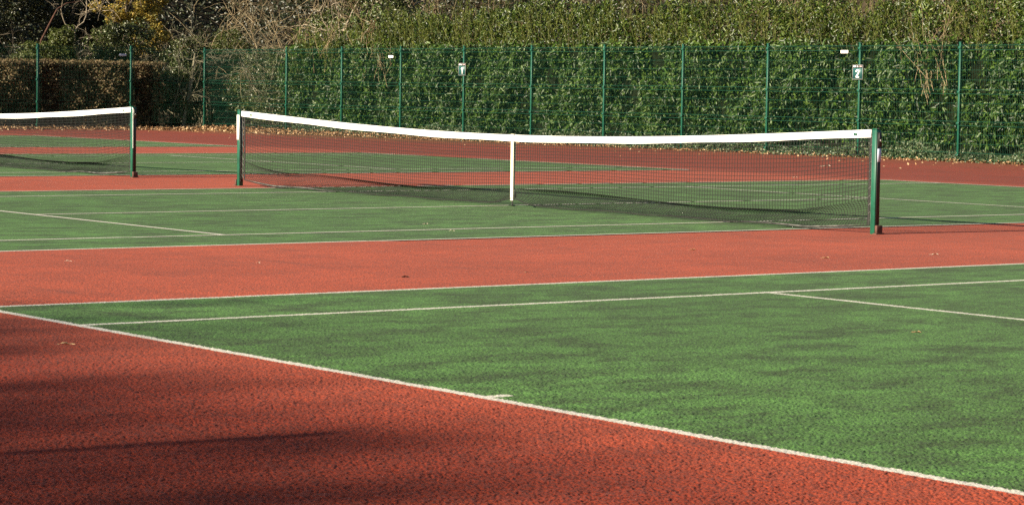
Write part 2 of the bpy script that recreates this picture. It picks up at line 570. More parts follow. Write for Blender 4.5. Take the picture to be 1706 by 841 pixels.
def open_grain():
    o = np.array([25.491, -18.862])
    fw, rt = np.array([-0.8023, 0.5969]), np.array([0.5969, 0.8023])
    rows = [8.2]
    while rows[-1] < 24.0:
        rows.append(rows[-1] * (1 + 0.00068))
    D = np.array(rows)
    lat = np.linspace(-1, 1, 1350)
    dd, ll = np.meshgrid(D, lat, indexing='ij')
    w = 0.235 * dd + 0.35
    X = o[0] + fw[0] * dd + rt[0] * ll * w
    Y = o[1] + fw[1] * dd + rt[1] * ll * w
    v = 0.62 * vnoise(X, Y, 0.0075, 1) + 0.38 * vnoise(X, Y, 0.015, 2)
    fine = vnoise(X, Y, 0.006, 3)
    cl = vnoise(X, Y, 0.13, 4)
    h = np.clip((v - 0.27 + 0.10 * (cl - 0.5)) / 0.40, 0, 1)
    h = h * h * (3 - 2 * h)
    fade = np.clip((24.0 - dd) / 12.0, 0, 1)
    Z = 0.0095 + fade * (0.0050 * h + 0.0010 * fine + 0.0012 * cl)
    nx, ny = X.shape
    idx = np.arange(nx * ny, dtype=np.int32).reshape(nx, ny)
    F = np.stack([idx[:-1, :-1], idx[:-1, 1:], idx[1:, 1:], idx[1:, :-1]], -1).reshape(-1, 4)
    jit = 0.0025 * (vnoise(X, Y, 0.008, 5) - 0.5) + 0.005 * (vnoise(X, Y, 0.3, 6) - 0.5)
    cx = X + jit
    cy = Y + jit
    cx = np.where(cx > PITCH / 2, cx - PITCH, cx)
    ax, ay = np.abs(cx), np.abs(cy)
    court = (ax < DBL) & (ay < BAS)
    l = (ax > DBL - LW) | ((ax > SGL - LW) & (ax < SGL)) | (ay > BAS - LW * 1.04)
    l |= (ay > SRV - LW) & (ay < SRV) & (ax < SGL)
    l |= (ax < LW / 2) & (ay < SRV)
    l |= (ax < 0.035) & (ay > BAS - LW * 1.04 - 0.12)
    l &= court
    # the line paint fills most of the pits
    Z = np.where(l, 0.0095 + fade * (0.0050 * (0.62 + 0.38 * h) + 0.0006 * fine + 0.0012 * cl), Z)
    V = np.stack([X, Y, Z], -1).reshape(-1, 3)
    miss = vnoise(X, Y, 0.03, 8) > 0.965
    paint = (l & ~miss)[:-1, :-1].ravel()
    mid = court[:-1, :-1].ravel()
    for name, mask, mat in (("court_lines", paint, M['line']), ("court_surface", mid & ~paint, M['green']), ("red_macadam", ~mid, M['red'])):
        f = F[mask]
        used = np.zeros(len(V), dtype=bool)
        used[f.ravel()] = True
        remap = np.cumsum(used) - 1
        tag(link(name, mesh_np(name, V[used], [remap[f]]), mat), kind='structure')
open_grain()

# wooded bank behind the hedges
def bank():
    xs = np.linspace(-130, 60, 96)
    prof = [(26.5, -0.05), (28.0, 0.5), (30, 2.0), (33, 4.2), (37, 6.4), (44, 8.5), (60, 11)]
    V = []
    for x in xs:
        for (y, z) in prof:
            V.append((x, y + 0.6 * math.sin(x * 0.31) + 0.4 * math.sin(x * 0.83), z * (1 + 0.12 * math.sin(x * 0.21 + y))))
    V = np.array(V)
    nx, ny = len(xs), len(prof)
    idx = np.arange(nx * ny).reshape(nx, ny)
    F = np.stack([idx[:-1, :-1], idx[1:, :-1], idx[1:, 1:], idx[:-1, 1:]], -1).reshape(-1, 4)
    tag(link("bank", mesh_np("bank", V, [F]), M['earth'], smooth=True), kind='structure')
    ys = np.linspace(-40, 60, 50)
    prof = [(-55.5, -0.05), (-57, 0.6), (-59, 2.2), (-62, 4.4), (-67, 6.6), (-75, 8.5), (-100, 11)]
    V = np.array([(x + 0.6 * math.sin(y * 0.3), y, z * (1 + 0.12 * math.sin(y * 0.23))) for y in ys for (x, z) in prof])
    idx = np.arange(len(ys) * len(prof)).reshape(len(ys), len(prof))
    F = np.stack([idx[:-1, 1:], idx[1:, 1:], idx[1:, :-1], idx[:-1, :-1]], -1).reshape(-1, 4)
    tag(link("bank", mesh_np("bank", V, [F]), M['earth'], smooth=True), kind='structure')
bank()

# ------------------------------------------------------------------ nets
TOPX = np.array([-6.36, -3.29, -1.08, 0.13, 1.84, 2.93, 4.94, 6.32])
TOPZ = np.array([1.067, 0.940, 0.883, 0.878, 0.899, 0.923, 1.006, 1.075])
TOPC = np.polyfit(TOPX, TOPZ, 4)
def net_top(x):
    return np.polyval(TOPC, x)
STRAP_X = 0.14
TAPE_H = 0.079
NX0, NX1 = -6.30, 6.33

def net_sheet(x, v):
    """x along the net, v 0..1 from headband down; slack gathers near the ground"""
    top = net_top(x) - TAPE_H * 0.6
    e = np.minimum(np.clip((x - NX0) / 1.1, 0, 1), np.clip((NX1 - x) / 1.1, 0, 1))   # 0 at the posts
    st = np.exp(-((x - STRAP_X) / 0.26) ** 2)
    bot = 0.015 + 0.07 * (1 - e) ** 2 + 0.075 * st
    bot = bot + 0.012 * np.abs(np.sin(x * 2.3)) * e
    slack = (0.13 * np.sqrt(e) + 0.04 * np.sin(x * 1.7) * e) * (1 - 0.9 * st)
    split = 0.58
    knee = 0.20 + 0.03 * np.sin(x * 1.1 + 0.5)
    knee = knee * e + (bot + 0.3 * (top - bot)) * (1 - e)
    a = np.clip(v / split, 0, 1)
    b = np.clip((v - split) / (1 - split), 0, 1)
    z = np.where(v < split, top + (knee - top) * a, knee + (bot - knee) * (b ** 1.25))
    y = 0.012 * np.sin(x * 0.9) * a
    y = y + slack * np.sin(np.pi * b) * 1.25 - 0.05 * e * b * (1 - st)
    y = y + 0.012 * np.sin(x * 7.3 + 4 * b) * b * e
    return np.stack([x, y, z], -1)

def build_net(label):
    root = thing("tennis_net", label, "net", (0, 0, 0), "nets strung across the courts")
    nx, nv = 282, 30
    xs = np.linspace(NX0, NX1, nx)
    vs = np.linspace(0, 1, nv)
    X, V = np.meshgrid(xs, vs, indexing='ij')
    G = net_sheet(X, V)
    mb = MB()
    mb.tubes(G, np.full((nx, nv), 0.0029), 3)
    mb.tubes(G.transpose(1, 0, 2)[1:], np.full((nv - 1, nx), 0.0029), 3)
    mb.build("netting", M['net'], root)
    # headband: folded tape with slight thickness and ripple
    xs = np.linspace(-6.345, 6.325, 180)
    t = net_top(xs)
    h = TAPE_H + 0.004 * np.sin(xs * 3.1)
    rip = 0.004 * np.sin(xs * 2.1) + 0.002 * np.sin(xs * 9.0)
    prof = []
    for dy, dz in ((-0.013, -1.0), (-0.016, -0.55), (-0.014, -0.10), (-0.006, 0.0), (0.006, 0.0), (0.014, -0.10), (0.016, -0.55), (0.013, -1.0)):
        prof.append(np.stack([xs, dy + rip, t + dz * h], -1))
    Pm = np.stack(prof, 1)
    n, k = Pm.shape[:2]
    idx = np.arange(n * k).reshape(n, k)
    F = np.stack([idx[:-1, :-1], idx[:-1, 1:], idx[1:, 1:], idx[1:, :-1]], -1).reshape(-1, 4)
    caps = np.array([[idx[0, i], idx[0, k - 1 - i], idx[0, k - 2 - i], idx[0, i + 1]] for i in range(3)] +
                    [[idx[-1, i + 1], idx[-1, k - 2 - i], idx[-1, k - 1 - i], idx[-1, i]] for i in range(3)])
    hb = link("headband", mesh_np("headband", Pm.reshape(-1, 3), [np.concatenate([F, caps])]), M['tape'], root, smooth=True)
    # hem stitching and maker patches
    mb = MB()
    for x in (NX0 + 0.22, NX1 - 0.22):
        mb = MB()
        z = float(net_top(x))
        mb.box(x - 0.025, x + 0.025, -0.0215, -0.0185, z - 0.055, z - 0.030)
        mb.build("patch", M['post'], hb)
    # centre strap, front and back, with buckle and ground anchor
    zt = float(net_top(STRAP_X))
    mb = MB()
    zz = np.linspace(zt + 0.004, 0.075, 12)
    lean = lambda z: (z - zt) * 0.012
    for yy, thick in ((-0.020, 0.004), (0.020, 0.004)):
        Vv = []
        for z in zz:
            x = STRAP_X + lean(z)
            yv = yy * (0.5 + 0.5 * max(0, (z - 0.07) / (zt - 0.07)))
            w = 0.027
            Vv += [(x - w, yv - thick / 2, z), (x + w, yv - thick / 2, z), (x + w, yv + thick / 2, z), (x - w, yv + thick / 2, z)]
        nn = len(zz)
        f = []
        for i in range(nn - 1):
            for j in range(4):
                a, b = i * 4 + j, i * 4 + (j + 1) % 4
                f.append((a, a + 4, b + 4, b))
        mb.add(Vv, f)
    mb.box(STRAP_X - 0.027, STRAP_X + 0.027, -0.024, 0.024, zt + 0.004, zt + 0.009)
    strap = mb.build("centre_strap", M['strap'], root)
    mb = MB()
    xb = STRAP_X + lean(0.1)
    mb.box(xb - 0.033, xb + 0.033, 0.024, 0.034, 0.11, 0.17)
    mb.tube([(xb, 0, 0.08), (xb + 0.004, 0, 0.04), (xb, 0, 0.012)], 0.009, 6)
    mb.box(xb - 0.04, xb + 0.04, -0.03, 0.03, 0.008, 0.016, 0.006)
    mb.build("buckle", M['post_dark'], strap)
    # bottom cord
    xs = np.linspace(NX0, NX1, 240)
    g = net_sheet(xs, np.ones_like(xs))
    g[:, 2] += 0.008
    mb = MB()
    mb.tube(g, 0.0045, 5)
    mb.build("bottom_cord", M['net'], root, smooth=True)
    for a, b in ((NX0 + 0.05, -3.9), (4.4, NX1 - 0.05)):  # grey lengths paint the sunlit bottom fold of the black net
        gx = np.linspace(a, b, 60)
        q = net_sheet(gx, np.full_like(gx, 0.985))
        q[:, 1] -= 0.012
        q[:, 2] += 0.006
        mb = MB()
        mb.tube(q, 0.008 * np.clip(np.minimum(gx - a, b - gx) / 0.5, 0.15, 1) * (0.35 + 0.65 * np.abs(np.sin(gx * 2.0 + 0.7 * np.sin(gx * 5)))), 6)
        mb.build("lit_fold", M['cord'], root, smooth=True)
    # side bands and lacing
    for side, x in ((-1, NX0), (1, NX1)):
        mb = MB()
        v = np.linspace(0, 1, 24)
        g = net_sheet(np.full(24, x), v)
        g[:, 0] += -side * 0.012
        f = []
        Vv = []
        for p in g:
            Vv += [(p[0] - 0.016, p[1] - 0.003, p[2]), (p[0] + 0.016, p[1] - 0.003, p[2]), (p[0] + 0.016, p[1] + 0.003, p[2]), (p[0] - 0.016, p[1] + 0.003, p[2])]
        for i in range(23):
            for j in range(4):
                a, b = i * 4 + j, i * 4 + (j + 1) % 4
                f.append((a, a + 4, b + 4, b))
        mb.add(Vv, f)
        mb.build("side_band", M['net'], root)
        mb = MB()
        lz = np.linspace(0.12, 0.98, 11)
        for i, z in enumerate(lz):
            mb.tube([(x - side * 0.02, -0.006, z), (x + side * 0.012, -0.012, z + 0.02), (x + side * 0.03, -0.008, z + 0.045)], 0.004, 5)
        mb.tube([(x + side * 0.018, -0.010, z) for z in np.linspace(0.10, 1.0, 14)], 0.004, 5)
        mb.build("lacing", M['cord'], root)
    return root

net_m = build_net("long white topped net with its centre strap, crossing the middle of the photo")
net_f = copy_tree(net_m)
net_f.location.x = -PITCH - 0.14
net_f["label"] = "partly seen net running out of the left edge, ending at the post beside the gap"

PW = 0.034     # half width of a post
def build_post(x, label, inner, panel=False, sticker=False, edge_glint=False):
    """inner: side (+1/-1) on which the net hangs"""
    root = thing("net_post", label, "net post", (x, 0, 0), "green net posts")
    mb = MB()
    mb.box(x - PW, x + PW, -PW, PW, -0.01, 1.072, 0.009)
    body = mb.build("post_body", M['post'], root)
    mb = MB()
    mb.box(x - PW * 0.97, x + PW * 0.97, -PW * 0.97, PW * 0.5, 1.0725, 1.085, 0.006)
    mb.build("cap", M['post'], root)
    # pulley in the slotted head
    mb = MB()
    ang = np.linspace(0, 2 * np.pi, 17)
    ring = [(x + 0.02 * math.cos(a), 0.022, 1.064 + 0.02 * math.sin(a)) for a in ang]
    mb.tube(ring, 0.006, 6)
    mb.build("pulley", M['rust'], root, smooth=True)
    # black strip painting the +x face's shade, winder box, foot socket
    mb = MB()
    if inner < 0:
        mb.box(x + PW + 0.001, x + PW + 0.008, -0.022, 0.026, 0.10, 1.050, 0.003)
        mb.box(x + PW + 0.009, x + PW + 0.022, -0.016, 0.022, 0.90, 1.045, 0.006)
        ch = mb.build("winder_shade_strip", M['post_dark'], root)
        mb = MB()
        mb.tube([(x + PW + 0.023, 0.004, 0.965), (x + PW + 0.034, 0.004, 0.965)], 0.011, 8)
        mb.build("winder_socket", M['steel'], ch)
    else:
        mb.box(x + PW + 0.001, x + PW + 0.007, -0.020, 0.024, 0.06, 1.030, 0.003)
        ch = mb.build("winder_shade_strip", M['post_dark'], root)
    if sticker:
        mb = MB()
        mb.box(x + PW + 0.0085, x + PW + 0.0115, -0.024, 0.028, 0.745, 0.880)
        mb.build("sticker", M['sticker'], root)
    if panel:
        mb = MB()
        mb.box(x - PW - 0.001, x + PW + 0.001, -PW - 0.006, -PW - 0.001, 0.655, 1.010)
        mb.build("white_panel", M['white'], root)
    if edge_glint:  # pale strip stands in for the highlight along the slot edge
        mb = MB()
        mb.tube([(x + PW + 0.004, -0.026, z) for z in np.linspace(0.45, 1.04, 9)] + [(x + 0.02, -0.03, 1.065)], 0.006, 6)
        mb.build("edge_glint", M['steel'], root)
    mb = MB()
    s = -1 if inner > 0 else 1
    a, b = sorted((x + s * (PW + 0.009), x + s * (PW + 0.045)))
    mb.box(a, b, -0.040, 0.040, 0.0, 0.092, 0.006)
    mb.box(a - 0.01, b + 0.01, -0.06, 0.06, -0.01, 0.012, 0.004)
    mb.build("ground_socket", M['rust'], root)
    return root

build_post(6.40, "green post at the right end of the long net, pale sticker on its side", -1, sticker=True)
build_post(-6.40, "green post with white upper panel at the left end of the long net", 1, panel=True)
build_post(-PITCH + 6.26, "green post ending the far left net, pale painted highlight beside its dark side", -1, edge_glint=True)

# ------------------------------------------------------------------ fences
FY, FX = 22.0, -45.82
FH = 2.53
HZ = [2.50, 2.40, 2.18, 1.97, 1.76, 1.55, 1.46, 1.26, 1.06, 0.87, 0.78, 0.59, 0.39, 0.20, 0.06]
FOLD = [(2.50, 2.40), (1.55, 1.46), (0.87, 0.78), (0.20, 0.06)]

def fence_post(p, root):
    mb = MB()
    x, y = p
    mb.box(x - 0.027, x + 0.027, y - 0.031, y + 0.031, -0.02, FH + 0.02, 0.006)
    o = mb.build("fence_post", M['fence'], root)
    mc = MB()
    mc.box(x - 0.034, x + 0.034, y - 0.036, y + 0.036, FH + 0.021, FH + 0.045, 0.008)
    mc.build("cap", M['fence'], o)
    for z in (2.45, 1.5, 0.83, 0.14):
        mc = MB()
        mc.box(x - 0.038, x + 0.038, y - 0.052, y - 0.033, z - 0.025, z + 0.025, 0.004)
        mc.build("clip", M['fence'], o)
    return o

def fence_panel(a, b, out, root, rv=0.0026, rh=0.0036, rf=0.0056):
    a, b, out = np.array(a, float), np.array(b, float), np.array(out, float)
    d = b - a
    L = np.linalg.norm(d)
    d = d / L
    off = out * 0.040
    n = max(2, int(round((L - 0.08) / 0.05)))
    s = np.linspace(0.05, L - 0.05, n)
    mids = [(p + q) / 2 for p, q in FOLD]
    zs = sorted([2.53] + HZ + mids + [0.03])
    dep = np.array([0.03 if any(abs(z - m) < 1e-6 for m in mids) else 0.0 for z in zs])
    zs = np.array(zs)
    base = a[None] + s[:, None] * d[None] + off
    V = np.empty((n, len(zs), 3))
    V[:, :, :2] = base[:, None, :] + out[None, None] * dep[None, :, None]
    V[:, :, 2] = zs
    mb = MB()
    mb.tubes(V, np.full((n, len(zs)), rv), 3)
    hs = np.linspace(0.03, L - 0.03, 4)
    H = np.empty((len(HZ), 4, 3))
    H[:, :, :2] = (a[None] + hs[:, None] * d[None] + off + out * 0.005)[None]
    H[:, :, 2] = np.array(HZ)[:, None]
    fr = [rf if any(z in p for p in FOLD) else rh for z in HZ]
    mb.tubes(H, np.array(fr)[:, None] * np.ones((1, 4)), 4)
    return mb.build("mesh_panel", M['wire'], root)

PX = [-40.90 + 3.058 * i for i in range(12)]
back = thing("mesh_fence", "long green mesh fence in front of the laurel hedge at the back of the courts", "fence", (-28, FY, 0))
pts = [(FX, FY)] + [(x, FY) for x in PX]
for p in pts:
    fence_post(p, back)
for a, b in zip(pts[:-1], pts[1:]):
    fence_panel(a, b, (0, -1), back)
left = thing("mesh_fence", "dark green mesh fence turning in front of the clipped brown hedge at the left", "fence", (FX, 16, 0))
ly = [FY, 19.39, 16.22, 13.05, 9.9]
for y in ly[1:]:
    fence_post((FX, y), left)
for y0, y1 in zip(ly[:-1], ly[1:]):
    fence_panel((FX, y0), (FX, y1), (1, 0), left, 0.0014, 0.003, 0.004)

# court number signs
def digit_mesh(ch, h, wd):
    """solid strokes in the xz plane"""
    mb = MB()
    t = wd / 2
    if ch == "1":
        mb.box(-t + 0.02, t + 0.02, -0.002, 0.002, -0.48 * h, 0.48 * h)
        mb.add([(0.019 - t, -0.002, 0.47 * h), (0.019 - t, -0.002, 0.22 * h), (-0.17 * h, -0.002, 0.16 * h), (-0.17 * h, -0.002, 0.28 * h)], [(0, 3, 2, 1)])
        return mb.mesh("digit")
    mb.box(-0.27 * h, 0.28 * h, -0.002, 0.002, -0.48 * h, -0.48 * h + wd * 0.95)
    P = np.array([(-0.46, 0.40), (-0.44, 0.62), (-0.26, 0.80), (0.0, 0.84), (0.26, 0.78), (0.41, 0.60), (0.42, 0.40), (0.32, 0.16), (0.08, -0.16), (-0.18, -0.42), (-0.42, -0.70)]) * h / 2
    T = unit(np.gradient(P, axis=0))
    Nn = np.stack([-T[:, 1], T[:, 0]], -1)
    A, B = P + Nn * t, P - Nn * t
    n = len(P)
    V = [(a[0], y, a[1]) for y in (-0.0015, 0.0025) for Q in (A, B) for a in Q]
    F = []
    for i in range(n - 1):
        F += [(i, i + 1, n + i + 1, n + i), (2 * n + i, 3 * n + i, 3 * n + i + 1, 2 * n + i + 1),
              (i, 2 * n + i, 2 * n + i + 1, i + 1), (n + i, n + i + 1, 3 * n + i + 1, 3 * n + i)]
    mb.add(V, F)
    return mb.mesh("digit")

def number_sign(x, z, digit, label):
    y = FY - 0.075
    w, h = 0.155, 0.155
    root = thing("number_sign", label, "sign", (x, y, z), "court number signs")
    mb = MB()
    mb.box(x - w, x + w, y, y + 0.008, z - h, z + h)
    plate = mb.build("plate", M['sign'], root)
    mb = MB()
    e = 0.009
    mb.box(x - w - e, x + w + e, y - 0.004, y + 0.010, z + h + 0.001, z + h + e)
    mb.box(x - w - e, x + w + e, y - 0.004, y + 0.010, z - h - e, z - h - 0.001)
    mb.box(x - w - e, x - w - 0.001, y - 0.004, y + 0.010, z - h, z + h)
    mb.box(x + w + 0.001, x + w + e, y - 0.004, y + 0.010, z - h, z + h)
    mb.build("frame", M['sign_edge'], root)
    mb = MB()
    mb.box(x - w + 0.002, x + w - 0.002, y - 0.005, y - 0.002, z + h - 0.058, z + h - 0.003)
    hd = mb.build("header_strip", M['sign_head'], root)
    mb = MB()
    mb.box(x - w + 0.022, x - w + 0.105, y - 0.009, y - 0.0065, z + h - 0.046, z + h - 0.012)
    mb.build("lettering_strip", M['white'], hd)
    mb = MB()
    st = []
    for k in range(10):
        r = 0.024 if k % 2 == 0 else 0.011
        a = math.pi / 2 + k * math.pi / 5
        st.append((x + r * math.cos(a), y - 0.009, z + h - 0.030 + r * math.sin(a)))
    st.append((x, y - 0.009, z + h - 0.030))
    mb.add(st, [(10, k, (k + 1) % 10) for k in range(10)])
    mb.build("emblem", M['white'], hd)
    mb = MB()
    mb.box(x + 0.070, x + w - 0.020, y - 0.009, y - 0.0065, z + h - 0.042, z + h - 0.018)
    mb.build("lettering_strip", M['pink'], hd)
    o = link("digit", digit_mesh(digit, 0.190, 0.036), M['white'], root)
    o.location = (0, -0.007, -0.038)
    # brackets holding it to the post
    for dz in (-0.09, 0.09):
        mb = MB()
        mb.box(x - 0.05, x + 0.05, y + 0.010, FY - 0.033, z + dz - 0.012, z + dz + 0.012)
        mb.build("bracket", M['sign_edge'], root)

number_sign(PX[3], 1.935, "1", "small teal sign with a white 1 on a fence post")
number_sign(PX[8], 1.915, "2", "small teal sign with a white 2 on a fence post")

def name_plate(p, axis, label, mat):
    x, y, z = p
    mb = MB()
    if axis == 'x':
        mb.box(x - 0.12, x + 0.12, y, y + 0.006, z - 0.034, z + 0.034, 0.002)
        cl = [(x - 0.09, y + 0.006), (x + 0.09, y + 0.006)]
    else:
        mb.box(x, x + 0.006, y - 0.12, y + 0.12, z - 0.034, z + 0.034, 0.002)
        cl = []
    return tag(mb.build("name_plate", mat), label, "plate", "small plates wired to the fence")
name_plate((-35.19, FY - 0.083, 2.28), 'x', "tiny blank white plate on the fence left of the 1 sign", M['white'])
name_plate((-16.87, FY - 0.083, 2.37), 'x', "tiny blank white plate on the fence above left of the 2 sign", M['white'])
name_plate((FX + 0.077, 19.06, 2.29), 'y', "tiny plate on the left fence, its bluish shade painted in", M['sticker'])  # same white plate, with the tint of shade put into its colour

# ------------------------------------------------------------------ hedges
def hedge_core(name, x0, x1, y0, y1, h, mat, parent, rng, step=0.35, amp=0.12):
    """lumpy closed inner mass, kept under the leaves"""
    nx = max(3, int((x1 - x0) / step))
    ny = max(3, int((y1 - y0) / step))
    nz = max(3, int(h / step))
    mb = MB()
    def grid(fn, n, m):
        u, v = np.meshgrid(np.linspace(0, 1, n), np.linspace(0, 1, m), indexing='ij')
        P = fn(u, v)
        P = P + amp * np.stack([np.sin(P[..., 1] * 3.1 + P[..., 2] * 4.7), np.sin(P[..., 0] * 3.7 + P[..., 2] * 2.9), 0.6 * np.sin(P[..., 0] * 2.3 + P[..., 1] * 3.3)], -1)
        idx = np.arange(n * m).reshape(n, m)
        F = np.stack([idx[:-1, :-1], idx[1:, :-1], idx[1:, 1:], idx[:-1, 1:]], -1).reshape(-1, 4)
        mb.add(P.reshape(-1, 3), F)
    L = lambda a, b, t: a + (b - a) * t
    grid(lambda u, v: np.stack([L(x0, x1, u), 0 * u + y0, L(-0.1, h, v)], -1), nx, nz)
    grid(lambda u, v: np.stack([L(x0, x1, u), 0 * u + y1, L(-0.1, h, v)], -1), nx, nz)
    grid(lambda u, v: np.stack([0 * u + x0, L(y0, y1, u), L(-0.1, h, v)], -1), ny, nz)
    grid(lambda u, v: np.stack([0 * u + x1, L(y0, y1, u), L(-0.1, h, v)], -1), ny, nz)
    grid(lambda u, v: np.stack([L(x0, x1, u), L(y0, y1, v), 0 * u + h], -1), nx, ny)
    return mb.build(name, mat, parent)

def lump(x, z):
    return 0.16 * np.sin(x * 1.7 + 1.3 * np.sin(z * 1.9)) + 0.10 * np.sin(x * 4.1 + z * 3.3) + 0.07 * np.sin(x * 9.1 - z * 6.1)

def laurel_hedge():
    rng = np.random.default_rng(3)
    root = thing("laurel_hedge", "tall glossy green laurel hedge with unclipped top, behind the back fence", "hedge", (-23, 23.4, 0))
    X0, X1 = -41.6, -4.0
    hedge_core("inner_core", X0 + 0.3, X1, 22.80, 24.4, 2.50, M['core'], root, rng)
    # clipped face, up to the fence top
    n = 72000
    x = rng.uniform(X0, X1, n)
    z = rng.uniform(0.35, 2.65, n)
    y = 22.50 + lump(x, z) * 1.45 + rng.exponential(0.18, n) - 0.05
    keep = y > 22.12
    # small gaps where the inside shows
    gap = np.sin(x * 2.3 + 2 * np.sin(z * 2.1)) * np.sin(z * 3.1 + x * 0.7)
    keep &= (gap < 0.72) | (rng.random(n) < 0.3)
    C = np.stack([x, y, z], -1)[keep]
    n = len(C)
    ax = unit(np.stack([rng.normal(0, 0.8, n), rng.normal(-0.5, 0.4, n), rng.normal(-0.15, 0.7, n)], -1))
    leaves("foliage", C, np.tile([0.0, -0.8, 0.45], (n, 1)), 0.14, 0.056, M['laurel'], root, rng, 0.55, 0.25, ax)
    # grown-out top: bushy mass
    n = 44000
    x = rng.uniform(X0 - 0.2, X1, n)
    tz = 3.58 + 0.20 * np.sin(x * 0.8) + 0.16 * np.sin(x * 2.3 + 1) + 0.12 * np.sin(x * 5.1)
    z = 2.45 + (tz - 2.45) * rng.random(n) ** 0.9
    y = 22.60 + (z - 2.45) * 0.35 + lump(x, z) + rng.exponential(0.18, n)
    C = np.stack([x, y, z], -1)
    lim = np.interp(x, [-42, -40, -36, -33], [2.55, 2.75, 3.2, 4.2]) + 0.2 * np.sin(x * 4.3)
    C = C[(z < lim) | (rng.random(n) < 0.12)]
    n = len(C)
    ax = unit(np.stack([rng.normal(0, 0.8, n), rng.normal(-0.35, 0.4, n), rng.normal(0.45, 0.7, n)], -1))
    leaves("top_growth", C, np.tile([0.0, -0.8, 0.5], (n, 1)), 0.12, 0.044, M['laurel_top'], root, rng, 0.75, 0.0, ax)
    # upright shoots
    ns = 850
    sx = rng.uniform(X0 + 0.5, X1, ns)
    sz = rng.uniform(2.35, 3.3, ns) - np.interp(sx, [-41, -34], [0.6, 0.0])
    sy = 22.50 + (sz - 2.4) * 0.45 + rng.normal(0, 0.14, ns)
    st = np.stack([sx, sy, sz], -1)
    stems = wander(ns, st, np.stack([rng.normal(0, 0.28, ns), rng.normal(-0.08, 0.12, ns), np.ones(ns)], -1), rng.uniform(0.3, 0.95, ns), rng, 6, 0.07)
    mb = MB()
    mb.tubes(stems, np.linspace(0.007, 0.003, 6)[None] * np.ones((ns, 1)), 4)
    sh = mb.build("shoots", M['stem_green'], root)
    k = 14
    ii = np.repeat(np.arange(ns), k)
    t = np.tile(np.linspace(0.12, 1.0, k), ns) * 4.999
    i0 = t.astype(int)
    fr = (t - i0)[:, None]
    C = stems[ii, i0] * (1 - fr) + stems[ii, i0 + 1] * fr
    a = rng.uniform(0, 2 * np.pi, len(C))
    ax = np.stack([np.cos(a) * 0.7, np.sin(a) * 0.7, np.full(len(C), 0.8)], -1)
    nr = np.stack([-np.cos(a) * 0.8, -np.sin(a) * 0.8, np.full(len(C), 0.7)], -1)
    leaves("shoot_leaves", C, nr, 0.10, 0.032, M['laurel_young'], sh, rng, 0.25, 0.0, ax)
    # bare dead stems that show through in places
    mb = MB()
    for cx, cz, cnt, ln_, tilt in ((-14.55, 1.75, 26, 1.3, -0.25), (-37.4, 1.9, 9, 1.1, -0.15), (-36.4, 1.7, 8, 1.0, 0.1), (-39.5, 2.3, 8, 1.5, 0.3)):
        st = np.stack([cx + rng.normal(0, 0.25, cnt), 22.36 + rng.normal(0, 0.05, cnt), cz + rng.normal(0, 0.25, cnt)], -1)
        b = wander(cnt, st, np.stack([rng.normal(tilt, 0.3, cnt), rng.normal(0, 0.06, cnt), np.ones(cnt)], -1), ln_ * rng.uniform(0.5, 1.2, cnt), rng, 7, 0.10)
        b[:, :, 1] = np.maximum(b[:, :, 1], 22.2)
        twig_mesh(mb, b, 0.009, rng, 2, 0.3, 0.2, 1, 0.004)
    mb.build("dead_stems", M['twig'], root)
laurel_hedge()

def beech_hedge():
    rng = np.random.default_rng(5)
    root = thing("beech_hedge", "clipped flat topped russet brown hedge behind the left fence", "hedge", (-47.1, 14.5, 0))
    Y0, Y1, H = 6.0, 20.9, 2.08
    core = hedge_core("inner_core", -48.0, -46.75, Y0, Y1, H - 0.15, M['core_brown'], root, rng, 0.3, 0.05)
    for vtx in core.data.vertices:
        vtx.co.x -= (Y1 - vtx.co.y) * 0.13
    n = 52000
    y = rng.uniform(Y0, Y1, n)
    z = rng.uniform(0.05, H, n)
    x = -46.58 + 0.9 * lump(y, z) + 0.08 * np.sin(y * 9 + 3 * np.sin(z * 5)) - rng.exponential(0.12, n) + rng.exponential(0.07, n) - (Y1 - y) * 0.13
    C = np.stack([x, y, z], -1)
    x = np.minimum(x, -45.95)
    C[:, 0] = x
    n2 = 16000
    C2 = np.stack([rng.uniform(-48.0, -46.3, n2), rng.uniform(Y0, Y1, n2), H + 0.02 * rng.normal(size=n2) - rng.exponential(0.05, n2)], -1)
    C2[:, 0] -= (Y1 - C2[:, 1]) * 0.13 + 0.15
    nr = np.concatenate([np.tile([0.7, -0.6, 0.4], (n, 1)), np.tile([0.2, -0.2, 0.9], (n2, 1))])
    leaves("foliage", np.concatenate([C, C2]), nr, 0.085, 0.050, M['beech'], root, rng, 0.8, 0.3)
    mb = MB()
    cnt = 260
    ty = rng.uniform(Y0, Y1, cnt)
    st = np.stack([-46.7 - (Y1 - ty) * 0.13, ty, rng.uniform(0.1, 1.8, cnt)], -1)
    b = wander(cnt, st, np.stack([np.full(cnt, 0.5), rng.normal(0, 1, cnt), rng.normal(0.5, 0.5, cnt)], -1), rng.uniform(0.2, 0.6, cnt), rng, 6, 0.25)
    b[:, :, 0] = np.minimum(b[:, :, 0], -46.05)
    mb.tubes(b, np.full((cnt, 6), 0.004), 3)
    mb.build("twigs", M['twig'], root)
beech_hedge()

